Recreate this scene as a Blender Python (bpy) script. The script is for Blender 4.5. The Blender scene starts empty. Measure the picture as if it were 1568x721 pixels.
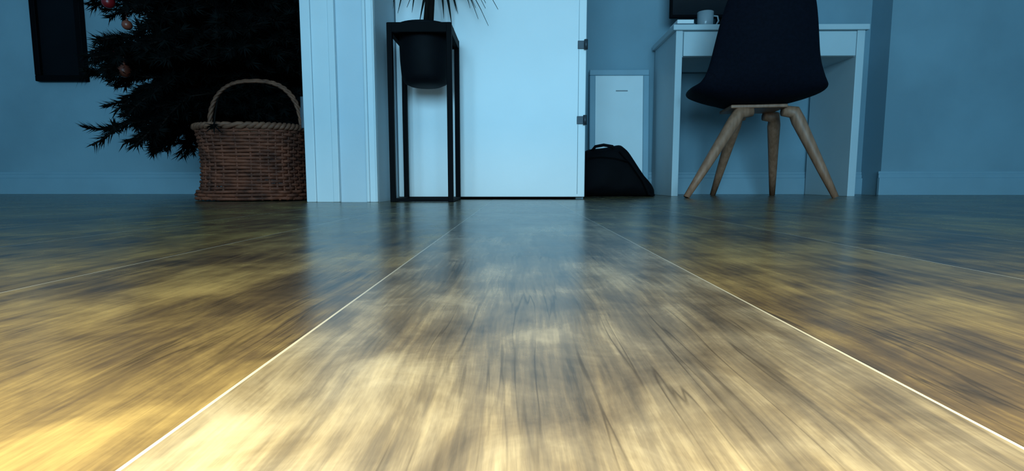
import bpy, bmesh, math, random
from mathutils import Vector, Matrix
random.seed(7)
S=bpy.context.scene
COL=S.collection
try:
    S.view_settings.view_transform='Standard'
    S.view_settings.look='None'
except Exception: pass

# ---------------------------------------------------------------- materials
def mat(name,color,rough=.6,metal=0,noise=0,nscale=8,bump=0,bscale=60,spec=.5,stretch=(1,1,1),alt=None):
    m=bpy.data.materials.new(name); m.use_nodes=True
    nt=m.node_tree; b=nt.nodes['Principled BSDF']
    b.inputs['Base Color'].default_value=(*color,1)
    b.inputs['Roughness'].default_value=rough
    b.inputs['Metallic'].default_value=metal
    b.inputs['Specular IOR Level'].default_value=spec
    tc=nt.nodes.new('ShaderNodeTexCoord'); mp=nt.nodes.new('ShaderNodeMapping')
    mp.inputs['Scale'].default_value=stretch
    nt.links.new(tc.outputs['Object'],mp.inputs['Vector'])
    if noise or alt:
        n=nt.nodes.new('ShaderNodeTexNoise'); n.inputs['Scale'].default_value=nscale; n.inputs['Detail'].default_value=5
        nt.links.new(mp.outputs[0],n.inputs['Vector'])
        r=nt.nodes.new('ShaderNodeValToRGB')
        c2=alt if alt else tuple(c*(1-noise) for c in color)
        r.color_ramp.elements[0].position=.35; r.color_ramp.elements[1].position=.65
        r.color_ramp.elements[0].color=(*c2,1); r.color_ramp.elements[1].color=(*color,1)
        nt.links.new(n.outputs['Fac'],r.inputs[0]); nt.links.new(r.outputs[0],b.inputs['Base Color'])
    if bump:
        n=nt.nodes.new('ShaderNodeTexNoise'); n.inputs['Scale'].default_value=bscale
        nt.links.new(mp.outputs[0],n.inputs['Vector'])
        bp=nt.nodes.new('ShaderNodeBump'); bp.inputs['Strength'].default_value=bump; bp.inputs['Distance'].default_value=.003
        nt.links.new(n.outputs['Fac'],bp.inputs['Height']); nt.links.new(bp.outputs[0],b.inputs['Normal'])
    return m

M_wall=mat('wall_paint',(.24,.38,.46),.85,noise=.16,nscale=2.5,bump=.15,spec=.3)
M_wallw=mat('pier_paint',(.54,.65,.72),.7,noise=.08,nscale=3,bump=.1)
M_ceil=mat('ceiling_paint',(.7,.7,.7),.9,noise=.03)
M_door=mat('door_paint',(.80,.86,.89),.35,noise=.06,nscale=3,bump=.05)
M_trim=mat('trim_paint',(.60,.70,.75),.4,noise=.04)
M_base=mat('baseboard_paint',(.26,.41,.50),.5,noise=.06)
M_black=mat('black_metal',(.0015,.0018,.003),.6,noise=.3,nscale=20,spec=.06)
M_pot=mat('black_pot',(.002,.003,.005),.7,noise=.3,nscale=30,spec=.12)
M_steel=mat('brushed_steel',(.06,.075,.09),.5,metal=.5,noise=.2,nscale=40)
M_desk=mat('desk_white',(.54,.65,.70),.45,noise=.04)
M_chair=mat('navy_fabric',(.004,.0055,.012),.85,noise=.3,nscale=90,bump=.4,bscale=300,spec=.1)
M_wood=mat('beech_wood',(.42,.20,.12),.5,nscale=10,stretch=(8,8,1),alt=(.29,.13,.072),bump=.1)
M_bag=mat('black_nylon',(.002,.0025,.004),.8,noise=.4,nscale=14,bump=.6,bscale=25,spec=.12)
M_wick=mat('wicker',(.17,.048,.024),.7,nscale=25,alt=(.06,.019,.011),bump=.5,bscale=150,spec=.3)
M_rim=mat('wicker_rim',(.17,.07,.04),.65,nscale=30,alt=(.09,.037,.022),spec=.3)
M_needle=mat('fir_needles',(.0035,.006,.006),.9,noise=.5,nscale=12,spec=.05)
M_trunk=mat('tree_trunk',(.010,.007,.006),.9,noise=.4,nscale=20,spec=.1)
M_red=mat('red_glass',(.22,.010,.014),.3,noise=.1)
M_brown=mat('copper_glass',(.20,.05,.03),.35,noise=.1)
M_leaf=mat('plant_leaf',(.010,.016,.014),.6,noise=.4,nscale=20,spec=.2)
M_soil=mat('soil',(.02,.014,.01),.95,noise=.5,nscale=60,bump=.8)
M_screen=mat('dark_screen',(.008,.01,.014),.12,noise=.1)
M_paper=mat('white_canvas',(.84,.90,.92),.6,noise=.03)
M_grey=mat('grey_print',(.3,.33,.35),.7,noise=.1)
M_art=mat('dark_art',(.003,.005,.008),.6,noise=.5,nscale=3,spec=.1)
M_book=mat('book_cloth',(.10,.16,.2),.7,noise=.3)
M_mug=mat('mug_ceramic',(.3,.36,.40),.25,noise=.05)

def floor_mat():
    m=bpy.data.materials.new('wood_laminate'); m.use_nodes=True
    nt=m.node_tree; N=nt.nodes; L=nt.links; b=N['Principled BSDF']
    def math_(op,a,c=None,d=None,clamp=False):
        n=N.new('ShaderNodeMath'); n.operation=op; n.use_clamp=clamp
        for i,v in enumerate((a,c,d)):
            if v is None: continue
            if isinstance(v,(int,float)): n.inputs[i].default_value=v
            else: L.new(v,n.inputs[i])
        return n.outputs[0]
    tc=N.new('ShaderNodeTexCoord'); sp=N.new('ShaderNodeSeparateXYZ'); L.new(tc.outputs['Object'],sp.inputs[0])
    X,Y=sp.outputs[0],sp.outputs[1]
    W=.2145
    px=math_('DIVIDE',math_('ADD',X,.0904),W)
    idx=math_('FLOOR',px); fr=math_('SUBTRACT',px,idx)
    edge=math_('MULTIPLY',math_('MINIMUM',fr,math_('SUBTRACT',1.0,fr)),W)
    seam_highlight=math_('LESS_THAN',edge,.0006)  # bevel highlight along the plank seams, painted in as a thin pale line
    def vec(a,b_,c):
        n=N.new('ShaderNodeCombineXYZ')
        for i,v in enumerate((a,b_,c)):
            if isinstance(v,(int,float)): n.inputs[i].default_value=v
            else: L.new(v,n.inputs[i])
        return n.outputs[0]
    def noise(v,scale,detail=4,dist=0,rough=.55):
        n=N.new('ShaderNodeTexNoise'); n.inputs['Scale'].default_value=scale; n.inputs['Detail'].default_value=detail
        n.inputs['Distortion'].default_value=dist; n.inputs['Roughness'].default_value=rough
        L.new(v,n.inputs['Vector']); return n.outputs['Fac']
    off=math_('ADD',math_('MULTIPLY',idx,7.31),2.37)
    warp=noise(vec(math_('MULTIPLY',X,6),math_('MULTIPLY',Y,4.0),off),1.0,2)
    Xw=math_('ADD',X,math_('MULTIPLY',math_('SUBTRACT',warp,.5),.022))
    g1=noise(vec(math_('MULTIPLY',Xw,460),math_('MULTIPLY',Y,26.0),off),1.0,5,.1,.65)   # fine fibres
    g2=noise(vec(math_('MULTIPLY',Xw,85),math_('MULTIPLY',Y,7.0),off),1.0,5,.25,.6)      # streaks
    g3=noise(vec(math_('MULTIPLY',X,24),math_('MULTIPLY',Y,20),off),1.0,5,.4,.62)         # mottling
    g4=noise(vec(math_('MULTIPLY',X,8),math_('MULTIPLY',Y,6),off),1.0,3,.3)                # broad tone
    g=math_('ADD',math_('ADD',math_('MULTIPLY',g1,.15),math_('MULTIPLY',g2,.22)),math_('ADD',math_('MULTIPLY',g3,.28),math_('MULTIPLY',g4,.35)))
    ck=noise(vec(math_('MULTIPLY',Xw,60),math_('MULTIPLY',Y,2.6),math_('ADD',off,3.7)),1.0,3,.15)
    ckm=math_('MULTIPLY',math_('SUBTRACT',1.0,math_('MINIMUM',1.0,math_('MULTIPLY',math_('ABSOLUTE',math_('SUBTRACT',ck,.5)),60))),
              math_('MULTIPLY',math_('SUBTRACT',.52,g4),8.0,clamp=True))
    r=N.new('ShaderNodeValToRGB'); cr=r.color_ramp
    cr.elements[0].position=.38; cr.elements[0].color=(.026,.019,.015,1)
    cr.elements[1].position=.62; cr.elements[1].color=(.25,.178,.056,1)
    e=cr.elements.new(.45); e.color=(.060,.040,.021,1)
    e=cr.elements.new(.53); e.color=(.140,.096,.034,1)
    L.new(g,r.inputs[0])
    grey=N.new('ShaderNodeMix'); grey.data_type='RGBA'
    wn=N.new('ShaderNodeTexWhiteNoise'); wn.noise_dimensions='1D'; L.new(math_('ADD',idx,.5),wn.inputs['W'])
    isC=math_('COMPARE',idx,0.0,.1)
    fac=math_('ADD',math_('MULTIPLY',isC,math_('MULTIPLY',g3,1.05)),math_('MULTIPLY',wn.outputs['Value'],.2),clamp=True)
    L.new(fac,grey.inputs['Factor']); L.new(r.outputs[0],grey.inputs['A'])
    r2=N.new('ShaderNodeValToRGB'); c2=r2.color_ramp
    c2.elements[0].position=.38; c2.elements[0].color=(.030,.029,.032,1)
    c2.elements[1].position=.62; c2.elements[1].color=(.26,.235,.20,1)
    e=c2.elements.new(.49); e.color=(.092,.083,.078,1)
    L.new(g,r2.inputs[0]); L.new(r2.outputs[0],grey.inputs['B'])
    m1=N.new('ShaderNodeMix'); m1.data_type='RGBA'
    L.new(math_('MULTIPLY',ckm,.7),m1.inputs['Factor']); L.new(grey.outputs['Result'],m1.inputs['A']); m1.inputs['B'].default_value=(.018,.014,.012,1)
    mx=N.new('ShaderNodeMix'); mx.data_type='RGBA'
    L.new(seam_highlight,mx.inputs['Factor']); L.new(m1.outputs['Result'],mx.inputs['A']); mx.inputs['B'].default_value=(.34,.32,.29,1)
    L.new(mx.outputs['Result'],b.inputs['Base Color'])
    L.new(math_('ADD',.20,math_('MULTIPLY',g3,.12)),b.inputs['Roughness'])
    b.inputs['Specular IOR Level'].default_value=.42
    bp=N.new('ShaderNodeBump'); bp.inputs['Strength'].default_value=.05; bp.inputs['Distance'].default_value=.001
    L.new(g1,bp.inputs['Height']); L.new(bp.outputs[0],b.inputs['Normal'])
    return m
M_floor=floor_mat()

# ---------------------------------------------------------------- geometry helpers
def link(name,bm,mats,smooth=False,parent=None):
    me=bpy.data.meshes.new(name); bm.normal_update(); bm.to_mesh(me); bm.free()
    for m in (mats if isinstance(mats,(list,tuple)) else [mats]): me.materials.append(m)
    if smooth:
        for p in me.polygons: p.use_smooth=True
    o=bpy.data.objects.new(name,me); COL.objects.link(o)
    if parent:
        o.parent=parent; o.matrix_parent_inverse=Matrix.Translation(-parent.location)
    return o
def empty(name,loc):
    e=bpy.data.objects.new(name,None); e.location=loc; e.empty_display_size=.1; COL.objects.link(e); return e
def bm_box(bm,lo,hi,mi=0,bev=0):
    t=bmesh.new(); bmesh.ops.create_cube(t,size=1)
    for v in t.verts:
        v.co=Vector([(lo[i]+hi[i])/2+v.co[i]*(hi[i]-lo[i]) for i in range(3)])
    if bev: bmesh.ops.bevel(t,geom=t.edges[:],offset=bev,segments=2,affect='EDGES',profile=.5)
    merge(bm,t,mi)
def merge(bm,t,mi=0):
    mp={}
    for v in t.verts: mp[v]=bm.verts.new(v.co)
    for f in t.faces:
        try:
            nf=bm.faces.new([mp[v] for v in f.verts]); nf.material_index=mi; nf.smooth=f.smooth
        except ValueError: pass
    t.free()
def box(name,lo,hi,m,bev=0,parent=None):
    bm=bmesh.new(); bm_box(bm,lo,hi,0,bev); return link(name,bm,m,parent=parent)
def bm_tube(bm,pts,rad,seg=8,mi=0,closed=False,cap=True):
    pts=[Vector(p) for p in pts]; n=len(pts)
    rs=rad if isinstance(rad,(list,tuple)) else [rad]*n
    rings=[]; prev=None
    for i,p in enumerate(pts):
        if closed: d=pts[(i+1)%n]-pts[i-1]
        else: d=pts[min(i+1,n-1)]-pts[max(i-1,0)]
        d.normalize()
        if prev is None:
            a=Vector((0,0,1)) if abs(d.z)<.9 else Vector((1,0,0))
            u=d.cross(a).normalized()
        else:
            u=(prev-d*prev.dot(d)).normalized()
        prev=u; w=d.cross(u)
        rings.append([bm.verts.new(p+(u*math.cos(2*math.pi*k/seg)+w*math.sin(2*math.pi*k/seg))*rs[i]) for k in range(seg)])
    m=n if closed else n-1
    for i in range(m):
        A=rings[i];B=rings[(i+1)%n]
        for k in range(seg):
            f=bm.faces.new((A[k],A[(k+1)%seg],B[(k+1)%seg],B[k])); f.material_index=mi; f.smooth=True
    if cap and not closed:
        f=bm.faces.new(rings[0][::-1]); f.material_index=mi
        f=bm.faces.new(rings[-1]); f.material_index=mi
def bm_lathe(bm,prof,c,seg=40,mi=0):
    rings=[]
    for r,z in prof:
        rings.append([bm.verts.new((c[0]+r*math.cos(2*math.pi*k/seg),c[1]+r*math.sin(2*math.pi*k/seg),c[2]+z)) for k in range(seg)])
    for i in range(len(rings)-1):
        for k in range(seg):
            f=bm.faces.new((rings[i][k],rings[i][(k+1)%seg],rings[i+1][(k+1)%seg],rings[i+1][k])); f.smooth=True; f.material_index=mi
    return rings

# ---------------------------------------------------------------- room shell
XL,XR,YB,YF,H=-2.9,2.9,-2.6,2.78,2.5
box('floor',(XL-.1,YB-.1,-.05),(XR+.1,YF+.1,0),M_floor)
box('ceiling',(XL-.1,YB-.1,H),(XR+.1,YF+.1,H+.08),M_ceil)
box('wall_left',(XL-.1,YB-.1,0),(XL,YF+.1,H),M_wall)
box('wall_right',(XR,YB-.1,0),(XR+.1,YF+.1,H),M_wall)
box('wall_front',(XL,YF,0),(XR,YF+.1,H),M_wall)
box('wall_chimney_breast',(1.80,2.63,0),(XR,YF,H),M_wall)
box('wall_back',(XL,YB-.1,0),(XR,YB,H),M_wall)
PL,PR=-.685,-.4515
box('wall_pier',(PL,1.70,0),(PR,YF,H),M_wallw)
box('wall_closet_header',(PR,1.97,2.06),(.253,2.04,H),M_wallw)
box('wall_closet_side',(.222,2.012,0),(.250,YF,H),M_wall)
def casing(name,x0,x1,y,z1):
    bm=bmesh.new(); w=x1-x0
    bm_box(bm,(x0,y-.012,0),(x1,y,z1),0,.002)
    bm_box(bm,(x0,y-.020,0),(x0+w*.30,y-.011,z1),0,.003)
    bm_box(bm,(x0+w*.80,y-.017,0),(x1,y-.011,z1),0,.003)
    return link(name,bm,M_trim)
casing('trim_1',PL+.004,-.575,1.70,H)
casing('trim_2',-.487,PR,1.70,H)
# door
d=empty('door_1',(-.1,1.97,0))
bm=bmesh.new(); bm_box(bm,(PR+.004,1.97,.009),(.250,2.008,2.05),0,.003); link('leaf',bm,M_door,parent=d)
for i,z in enumerate((.275,.545,1.8)):
    bm=bmesh.new()
    bm_tube(bm,[(.247,1.963,z),(.247,1.963,z+.035)],.007,10)
    bm_box(bm,(.218,1.966,z+.003),(.247,1.971,z+.032),0,.001)
    link('hinge_%d'%(i+1),bm,M_steel,parent=d)
bm=bmesh.new(); bm_tube(bm,[(.222,1.969,0.02),(.222,1.969,2.04)],.0012,6); link('leaf_edge_bead',bm,M_trim,parent=d)
bm=bmesh.new(); bm_box(bm,(PL-.006,1.684,.235),(PL+.003,1.699,.335),0,.002); bm_box(bm,(PL-.009,1.687,.27),(PL-.004,1.696,.30),0,.001)
link('strike_plate',bm,M_steel)
def baseboard(name,x0,x1,y,m):
    bm=bmesh.new()
    bm_box(bm,(x0,y-.016,0),(x1,y,.085),0,.002)
    bm_box(bm,(x0,y-.011,.084),(x1,y,.105),0,.004)
    bm_box(bm,(x0,y-.007,.104),(x1,y,.118),0,.003)
    link(name,bm,m)
baseboard('baseboard_right',1.785,XR,2.63,M_base)
baseboard('baseboard_left',XL,PL,YF,M_base)
baseboard('baseboard_middle',.250,1.80,YF,M_base)
w=empty('window_1',(0,YB,1.0))
for nm,lo,hi in (('frame_bottom',(-1.3,YB,.25),(1.3,YB+.06,.32)),('frame_top',(-1.3,YB,1.73),(1.3,YB+.06,1.8)),
                 ('frame_side_1',(-1.3,YB,.32),(-1.23,YB+.06,1.73)),('frame_side_2',(1.23,YB,.32),(1.3,YB+.06,1.73)),
                 ('mullion',(-.03,YB,.32),(.03,YB+.05,1.73))):
    box(nm,lo,hi,M_trim,.004,w)

# ---------------------------------------------------------------- plant stand
st=empty('plant_stand',(-.316,1.81,0))
sx0,sx1,sy0,sy1,sz=-.4155,-.210,1.70,1.925,.566
bm=bmesh.new(); q=.017
for x in (sx0,sx1-q):
    for y in (sy0,sy1-q):
        bm_box(bm,(x,y,0),(x+q,y+q,sz-.001),0,.0015)
link('legs',bm,M_black,parent=st)
bm=bmesh.new()
for z0,z1 in ((0.001,.011),(sz-.03,sz)):
    for y in (sy0,sy1-q): bm_box(bm,(sx0+.002,y+.001,z0),(sx1-.002,y+q-.001,z1),0,.001)
    for x in (sx0,sx1-q): bm_box(bm,(x+.001,sy0+.002,z0),(x+q-.001,sy1-.002,z1),0,.001)
link('rails',bm,M_black,parent=st)
bm=bmesh.new(); cx,cy=(sx0+sx1)/2,(sy0+sy1)/2
seg=48; R=.090
outer=[];inner=[]
for k in range(seg):
    a=2*math.pi*(k+.5)/seg; c,s_=math.cos(a),math.sin(a)
    t=min(.100/abs(c) if abs(c)>1e-6 else 9,.111/abs(s_) if abs(s_)>1e-6 else 9)
    outer.append((cx+c*t,cy+s_*t)); inner.append((cx+c*R,cy+s_*R))
V=[[bm.verts.new((p[0],p[1],z)) for p in ring] for z in (sz-.006,sz) for ring in (outer,inner)]
for k in range(seg):
    j=(k+1)%seg
    bm.faces.new((V[0][k],V[1][k],V[1][j],V[0][j])); bm.faces.new((V[2][k],V[2][j],V[3][j],V[3][k]))
    bm.faces.new((V[0][k],V[0][j],V[2][j],V[2][k])); bm.faces.new((V[1][k],V[3][k],V[3][j],V[1][j]))
link('collar',bm,M_black,parent=st)
# potted plant
pp=empty('potted_plant',(cx,cy,.39))
bm=bmesh.new()
bm_lathe(bm,[(.001,.0),(.052,.0),(.070,.008),(.080,.03),(.084,.08),(.0865,.155),(.087,.178),(.096,.180),(.097,.19),(.090,.19),(.084,.17),(.080,.16)],(cx,cy,.388),48)
link('pot',bm,M_pot,parent=pp)
bm=bmesh.new(); bm_lathe(bm,[(.001,.163),(.05,.165),(.082,.16)],(cx,cy,.388),32); link('soil',bm,M_soil,parent=pp)
bm=bmesh.new()
stems=[((cx,cy,.55),(cx+.012,cy,.68),(cx+.008,cy,.84)),((cx+.02,cy-.02,.55),(cx+.03,cy-.03,.66),(cx+.05,cy-.04,.78))]
for p in stems: bm_tube(bm,p,[.010,.009,.007],8)
link('stems',bm,M_trunk,parent=pp)
bm=bmesh.new()
for top,n,Ls in ((stems[0][2],34,.24),(stems[1][2],26,.20)):
    for i in range(n):
        a=random.uniform(0,6.283); Ln=Ls*random.uniform(.7,1.1); el=random.uniform(.1,1.2)
        dh=Vector((math.cos(a),math.sin(a),0)); side=Vector((-math.sin(a),math.cos(a),0))
        if dh.x<0: Ln*=1-.4*abs(dh.x)
        p=Vector(top)+Vector((0,0,random.uniform(-.04,.02))); prev=None
        for s in range(9):
            t=s/8; wd=.006*math.sin(math.pi*min(1,.12+t*.88))+.0005
            c=p+dh*(Ln*t*math.cos(el*.6))+Vector((0,0,Ln*(t*math.sin(el)-t*t*1.15)))
            c.y=min(c.y,1.95); c.x=max(c.x,-.435)
            cur=(bm.verts.new(c-side*wd),bm.verts.new(c+Vector((0,0,-.003))),bm.verts.new(c+side*wd))
            if prev:
                bm.faces.new((prev[0],prev[1],cur[1],cur[0])); bm.faces.new((prev[1],prev[2],cur[2],cur[1]))
            prev=cur
link('leaves',bm,M_leaf,True,pp)

# ---------------------------------------------------------------- wicker basket
bk=empty('wicker_basket',(-.934,1.88,0))
bc=(-.934,1.88)
def sup(a,rx,ry,e=.72):
    c,s=math.cos(a),math.sin(a)
    return (rx*math.copysign(abs(c)**e,c),ry*math.copysign(abs(s)**e,s))
def brad(z):
    t=z/.25
    return .164+.014*(2*t-1)**2+(.010 if t<.15 else 0)
bm=bmesh.new(); ns=36
rows=21
for r in range(rows):
    z=.010+r*.0113
    pts=[]
    for k in range(ns*4):
        a=2*math.pi*k/(ns*4)
        wv=.0042*math.cos(ns*a*.5+(math.pi if r%2 else 0))
        R=brad(z)+wv
        x,y=sup(a,R,R*.84)
        pts.append((bc[0]+x,bc[1]+y,z+.001*math.sin(a*5+r)))
    bm_tube(bm,pts,.0058,6,closed=True)
link('weave',bm,M_wick,parent=bk)
bm=bmesh.new()
for k in range(ns):
    a=2*math.pi*k/ns
    pts=[]
    for i in range(8):
        z=.004+i*.035; x,y=sup(a,brad(z)-.001,(brad(z)-.001)*.84); pts.append((bc[0]+x,bc[1]+y,z))
    bm_tube(bm,pts,.004,6)
link('stakes',bm,M_wick,parent=bk)
bm=bmesh.new()
for s in (-1,1):
    pts=[]
    for k in range(160):
        a=2*math.pi*k/160; ph=a*26+(0 if s>0 else math.pi)
        R=.180+.006*math.cos(ph); x,y=sup(a,R,R*.84)
        pts.append((bc[0]+x,bc[1]+y,.250+.006*math.sin(ph)))
    bm_tube(bm,pts,.0075,7,closed=True)
link('rim',bm,M_rim,parent=bk)
bm=bmesh.new()
for s in (0,1,2):
    pts=[]
    for i in range(61):
        t=i/60; a=math.pi*t; ph=t*44+s*2.094
        x=-.165*math.copysign(abs(math.cos(a))**.75,math.cos(a)); z=.235+.185*max(0,math.sin(a))**.8
        pts.append((bc[0]+x+.004*math.cos(ph),bc[1]+.006*math.sin(ph),z+.004*math.sin(ph)))
    bm_tube(bm,pts,.005,6)
link('handle',bm,M_rim,parent=bk)
bm=bmesh.new(); vs=[]
for k in range(48):
    x,y=sup(2*math.pi*k/48,.165,.138); vs.append(bm.verts.new((bc[0]+x,bc[1]+y,.012)))
bm.faces.new(vs); link('bottom',bm,M_wick,parent=bk)

# ---------------------------------------------------------------- christmas tree
TX,TY=-1.22,2.22
tr=empty('christmas_tree',(TX,TY,0))
bm=bmesh.new()
bm_tube(bm,[(TX,TY,.02),(TX,TY,.6),(TX,TY,1.2),(TX,TY,1.78)],[.022,.02,.014,.006],10)
for k in range(4):
    a=k*math.pi/2+.785
    bm_tube(bm,[(TX,TY,.08),(TX+.08*math.cos(a),TY+.08*math.sin(a),.05),(TX+.13*math.cos(a),TY+.13*math.sin(a),.012)],.011,8)
link('trunk_and_stand',bm,M_trunk,True,tr)
bn=bmesh.new(); bt=bmesh.new()
def inb(p):
    return -1.15<p.x<-.70 and 1.70<p.y<2.06 and p.z<.455
def needles(p0,p1,n,Ln):
    ax=(p1-p0); L_=ax.length
    if L_<1e-5: return
    ax.normalize()
    a=Vector((0,0,1)) if abs(ax.z)<.9 else Vector((1,0,0))
    u=ax.cross(a).normalized(); w=ax.cross(u)
    for i in range(n):
        t=random.random(); p=p0.lerp(p1,t)
        th=random.uniform(0,6.283)
        d_=(u*math.cos(th)+w*math.sin(th))*.75+ax*.7
        d_.normalize(); l=Ln*random.uniform(.7,1.15)
        sd=d_.cross(ax).normalized()*.0034
        tip=p+d_*l
        if tip.y>2.765 or inb(tip) or inb(p) or tip.x>-.70: continue
        bn.faces.new((bn.verts.new(p-sd),bn.verts.new(p+sd),bn.verts.new(tip)))
z=.36; bi=0
while z<1.74:
    f=(z-.36)/1.4
    Rm=.57*(1-f)**.8+.03
    nb=int(22*(1-f)**.6)+4
    for k in range(nb):
        a=2*math.pi*k/nb+bi*.7+random.uniform(-.15,.15)
        R=Rm*random.uniform(.85,1.05)
        ca,sa=math.cos(a),math.sin(a)
        if sa>.0: R=min(R,.50/max(sa,.3))
        if ca>0: R=min(R,.48/max(ca,.2))
        if ca<-.25:
            if z<.44: R*=.50
            elif z<.50: R*=.60
            elif z<.64: R*=.86
            elif z<.78: R*=.45
            else: R*=1.20
        dirv=Vector((ca,sa,0))
        droop=(.20 if z<.5 else .10)
        N_=7; pts=[Vector((TX,TY,z))]
        for s in range(1,N_+1):
            t=s/N_
            pts.append(Vector((TX,TY,z))+dirv*R*t+Vector((0,0,.07*t-(droop+.05)*t*t)))
        while len(pts)>3 and inb(pts[-1]): pts.pop()
        n2=len(pts)-1
        bm_tube(bt,pts,[.006*(1-.6*i/n2) for i in range(n2+1)],4)
        dens=1.2 if z<1.0 else .45
        side=Vector((-sa,ca,0))
        for s in range(1,n2):
            p=pts[s]
            needles(pts[s],pts[s+1],int(36*dens),.040)
            for sg in (-1,1):
                ln=.15*(1-.55*s/N_)*random.uniform(.7,1.1)*(.55+.45*min(1,R/.55))
                q_=p+(side*sg*.8+dirv*.75).normalized()*ln+Vector((0,0,random.uniform(-.05,.02)))
                if q_.y>2.74: q_.y=2.74
                if q_.x>-.71: q_.x=-.71
                needles(p,q_,int(46*dens),.036)
                if not inb(q_): bm_tube(bt,[p,q_],.0025,3)
    z+=.056+.03*f; bi+=1
link('needles',bn,M_needle,parent=tr); link('branches',bt,M_trunk,parent=tr)
def ball(name,c,r,m):
    bm=bmesh.new(); bmesh.ops.create_uvsphere(bm,u_segments=24,v_segments=16,radius=r,matrix=Matrix.Translation(c))
    bm_tube(bm,[Vector(c)+Vector((0,0,r*.95)),Vector(c)+Vector((0,0,r*1.25))],r*.2,8)
    bm_tube(bm,[Vector(c)+Vector((0,0,r*1.2)),Vector(c)+Vector((0,0,r*1.2+.035))],.0012,5)
    link(name,bm,m,True,tr)
ball('bauble_red_1',(-1.505,1.98,.722),.022,M_red)
ball('bauble_copper_1',(-1.39,1.88,.455),.022,M_brown)
ball('bauble_copper_2',(-1.34,1.84,.60),.016,M_brown)
ball('bauble_red_3',(-1.50,1.98,.535),.012,M_red)
ball('bauble_red_5',(-1.2,1.78,1.02),.026,M_red)

# ---------------------------------------------------------------- dark framed picture on far wall
pf=empty('wall_picture',(-2.37,YF,.9))
x0,x1,z0,z1=-2.50,-2.24,.585,1.05
bm=bmesh.new()
for lo,hi in (((x0,2.745,z0),(x1,YF-.001,z0+.03)),((x0,2.745,z1-.03),(x1,YF-.001,z1)),((x0,2.745,z0+.03),(x0+.03,YF-.001,z1-.03)),((x1-.03,2.745,z0+.03),(x1,YF-.001,z1-.03))):
    bm_box(bm,lo,hi,0,.003)
link('frame',bm,M_black,parent=pf)
box('artwork',(x0+.028,2.762,z0+.028),(x1-.028,2.772,z1-.028),M_art,0,pf)

# ---------------------------------------------------------------- leaning white frame
lf=empty('leaning_picture_frame',(.52,2.7,0))
X0,X1,HT=.365,.668,.635
tilt=.07
def lean(bm):
    for v in bm.verts:
        v.co.y=v.co.y+v.co.z*tilt
bm=bmesh.new(); yb=2.69
fw=.03
for lo,hi in (((X0,yb,0.0),(X1,yb+.02,fw)),((X0,yb,HT-fw),(X1,yb+.02,HT)),((X0,yb,fw),(X0+fw,yb+.02,HT-fw)),((X1-fw,yb,fw),(X1,yb+.02,HT-fw))):
    bm_box(bm,lo,hi,0,.004)
lean(bm); link('frame',bm,M_base,parent=lf)
bm=bmesh.new(); bm_box(bm,(X0+fw-.002,yb+.009,fw-.002),(X1-fw+.002,yb+.015,HT-fw+.002)); lean(bm); link('canvas',bm,M_paper,parent=lf)
bm=bmesh.new(); bm_box(bm,(.50,yb+.007,.525),(.56,yb+.0095,.531)); lean(bm); link('print_mark',bm,M_grey,parent=lf)

# ---------------------------------------------------------------- black bag
bg=empty('black_bag',(.45,2.42,0))
bm=bmesh.new()
secs=[(.272,.07,.13),(.285,.095,.195),(.32,.11,.215),(.37,.115,.218),(.42,.115,.224),(.46,.11,.236),(.485,.105,.222),(.52,.10,.165),(.56,.09,.105),(.60,.07,.06),(.625,.03,.02)]
rings=[]
for i,(x,hw,zt) in enumerate(secs):
    ring=[]
    for k in range(20):
        a=2*math.pi*k/20; c,s=math.cos(a),math.sin(a)
        yy=hw*math.copysign(abs(c)**.6,c); zz=zt/2+zt/2*math.copysign(abs(s)**.55,s)
        yy*=1-.45*max(0,zz/.23-.3)
        wob=.007*math.sin(k*2.3+i*1.7) if zz>.02 else 0
        ring.append(bm.verts.new((x+wob,2.42+yy+wob,max(.0,zz+wob*.6))))
    rings.append(ring)
for i in range(len(rings)-1):
    for k in range(20): bm.faces.new((rings[i][k],rings[i+1][k],rings[i+1][(k+1)%20],rings[i][(k+1)%20]))
bm.faces.new(rings[0]); bm.faces.new(rings[-1][::-1])
bmesh.ops.recalc_face_normals(bm,faces=bm.faces[:])
o=link('body',bm,M_bag,True,bg); md=o.modifiers.new('s','SUBSURF'); md.levels=md.render_levels=2
bm=bmesh.new()
bm_tube(bm,[(.33,2.375,.20),(.345,2.36,.222),(.38,2.35,.228),(.42,2.355,.222),(.438,2.37,.20)],.007,8)
bm_tube(bm,[(.31,2.312,.17),(.36,2.303,.178),(.42,2.304,.172),(.48,2.315,.155)],.004,6)
bm_tube(bm,[(.45,2.34,.20),(.50,2.31,.14),(.55,2.31,.07),(.58,2.33,.012),(.60,2.33,.007),(.61,2.36,.007)],.006,6)
link('handle_zip_and_strap',bm,M_bag,True,bg)

# ---------------------------------------------------------------- desk
dk=empty('desk',(1.12,2.57,0))
dx0,dx1,dy0,dy1,dz=.700,1.532,2.40,2.755,.755
box('top',(dx0-.015,dy0-.012,dz-.024),(dx1+.012,dy1,dz),M_desk,.003,dk)
box('side_panel_left',(dx0,dy0,0),(dx0+.030,dy1,dz-.024),M_desk,.002,dk)
box('side_panel_right',(dx1-.034,dy0,0),(dx1,dy1,dz-.024),M_desk,.002,dk)
box('apron',(dx0+.030,dy0+.012,dz-.135),(dx1-.034,dy1-.02,dz-.024),M_desk,.001,dk)
box('drawer_front_1',(dx0+.034,dy0-.002,dz-.134),(1.30,dy0+.014,dz-.028),M_desk,.003,dk)
box('drawer_front_2',(1.306,dy0-.002,dz-.134),(dx1-.038,dy0+.014,dz-.028),M_desk,.003,dk)
mn=empty('computer_monitor',(.98,2.62,dz))
box('foot',(.88,2.55,dz),(1.08,2.70,dz+.012),M_black,.004,mn)
box('neck',(.962,2.635,dz+.01),(.998,2.655,dz+.16),M_black,.004,mn)
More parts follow.
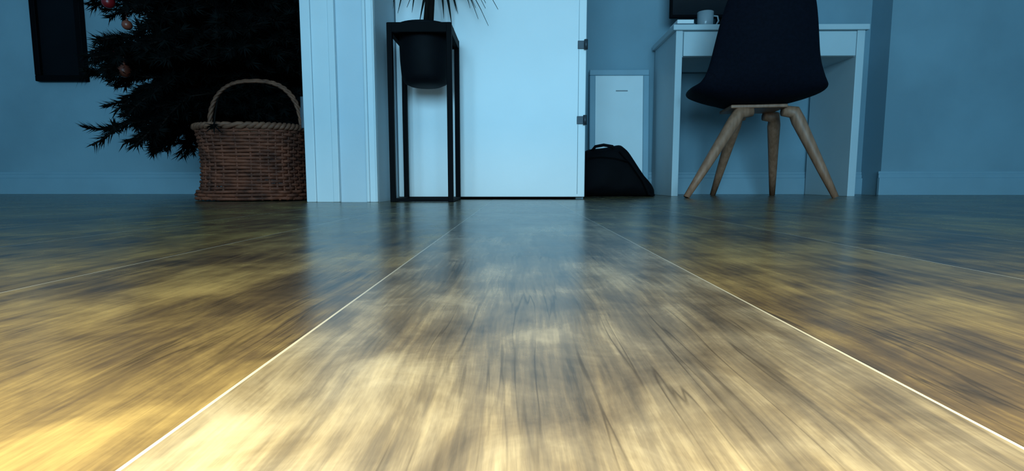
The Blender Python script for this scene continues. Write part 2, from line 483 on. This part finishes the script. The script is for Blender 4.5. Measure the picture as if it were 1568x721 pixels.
box('panel',(.73,2.61,dz+.095),(1.25,2.635,dz+.40),M_black,.005,mn)
box('screen',(.74,2.607,dz+.107),(1.24,2.611,dz+.39),M_screen,0,mn)
bs=empty('book_stack',(.78,2.5,dz))
box('book_1',(.715,2.45,dz),(.80,2.58,dz+.022),M_book,.002,bs)
box('book_2',(.72,2.455,dz+.022),(.795,2.575,dz+.04),M_paper,.002,bs)
bm=bmesh.new(); bm_lathe(bm,[(.001,0),(.03,0),(.034,.004),(.036,.075),(.033,.075),(.031,.01),(.001,.008)],(.85,2.47,dz),32)
bm_tube(bm,[(.884,2.47,dz+.06),(.905,2.47,dz+.058),(.91,2.47,dz+.038),(.90,2.47,dz+.02),(.882,2.47,dz+.018)],.004,8)
link('coffee_mug',bm,M_mug,True)

# ---------------------------------------------------------------- chair
ch=empty('desk_chair',(1.0,2.3,0))
rot=Matrix.Translation((.985,2.27,0))@Matrix.Rotation(math.radians(-8),4,'Z')
prof=[(.235,.405,.10),(.225,.418,.17),(.17,.415,.225),(.08,.40,.255),(-.02,.392,.268),(-.11,.395,.262),(-.17,.42,.240),(-.205,.47,.217),(-.225,.54,.200),(-.24,.62,.186),(-.255,.70,.170),(-.268,.77,.150),(-.277,.815,.120),(-.282,.835,.06)]
bm=bmesh.new(); rows_=[]
for i,(y,z,w_) in enumerate(prof):
    tt=min(1,max(0,(i-5)/3.0)); row=[]
    for k in range(13):
        s=-1+2*k/12
        dz_=.055*abs(s)**2.2*(1-tt)
        dy_=.075*abs(s)**2.0*tt
        row.append(bm.verts.new(rot@Vector((w_*s,y+dy_,z+dz_))))
    rows_.append(row)
for i in range(len(rows_)-1):
    for k in range(12): bm.faces.new((rows_[i][k],rows_[i][k+1],rows_[i+1][k+1],rows_[i+1][k]))
bmesh.ops.recalc_face_normals(bm,faces=bm.faces[:])
o=link('shell',bm,M_chair,True,ch)
md=o.modifiers.new('t','SOLIDIFY'); md.thickness=.036; md.offset=0
md=o.modifiers.new('s','SUBSURF'); md.levels=md.render_levels=2
bm=bmesh.new()
bm_box(bm,(-.10,-.09,.366),(.12,.11,.380),0,.004)
for v in bm.verts: v.co=rot@v.co
link('seat_plate',bm,M_wood,parent=ch)
def leg(name,top,foot):
    bm=bmesh.new(); top=Vector(top);foot=Vector(foot)
    pts=[top+Vector(((1.03-top.x)*.45,0,.006)),top,top.lerp(foot,.10),top.lerp(foot,.35),top.lerp(foot,.7),foot]
    bm_tube(bm,pts,[.022,.027,.027,.023,.018,.013],12)
    for v in bm.verts: v.co.z=max(v.co.z,.0)
    link(name,bm,M_wood,True,ch)
leg('leg_1',(.915,2.21,.350),(.683,2.13,.003))
leg('leg_2',(1.135,2.20,.350),(1.283,2.13,.003))
leg('leg_3',(.97,2.36,.350),(.955,2.58,.003))
leg('leg_4',(1.13,2.36,.350),(1.245,2.58,.003))

# ---------------------------------------------------------------- lights
def area(name,loc,rotv,sx,sy,e,c):
    l=bpy.data.lights.new(name,'AREA'); l.shape='RECTANGLE'; l.size=sx; l.size_y=sy; l.energy=e; l.color=c
    o=bpy.data.objects.new(name,l); o.location=loc; o.rotation_euler=rotv; COL.objects.link(o); return o
area('window_daylight',(0,YB+.12,1.0),(math.radians(90),0,0),2.4,1.3,128,(.33,.73,1.0))
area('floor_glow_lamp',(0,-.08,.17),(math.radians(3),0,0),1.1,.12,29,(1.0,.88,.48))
wd=bpy.data.worlds.new('World'); S.world=wd; wd.use_nodes=True
wd.node_tree.nodes['Background'].inputs[0].default_value=(.25,.5,.8,1)
wd.node_tree.nodes['Background'].inputs[1].default_value=.2

# ---------------------------------------------------------------- camera
cd=bpy.data.cameras.new('camera'); cam=bpy.data.objects.new('camera',cd); COL.objects.link(cam)
cd.sensor_width=36; cd.sensor_fit='HORIZONTAL'; cd.lens=36*800/1568; cd.clip_start=.01
cam.location=(0,0,.065)
cam.rotation_euler=(math.radians(90-5.85),0,.0112)
S.camera=cam
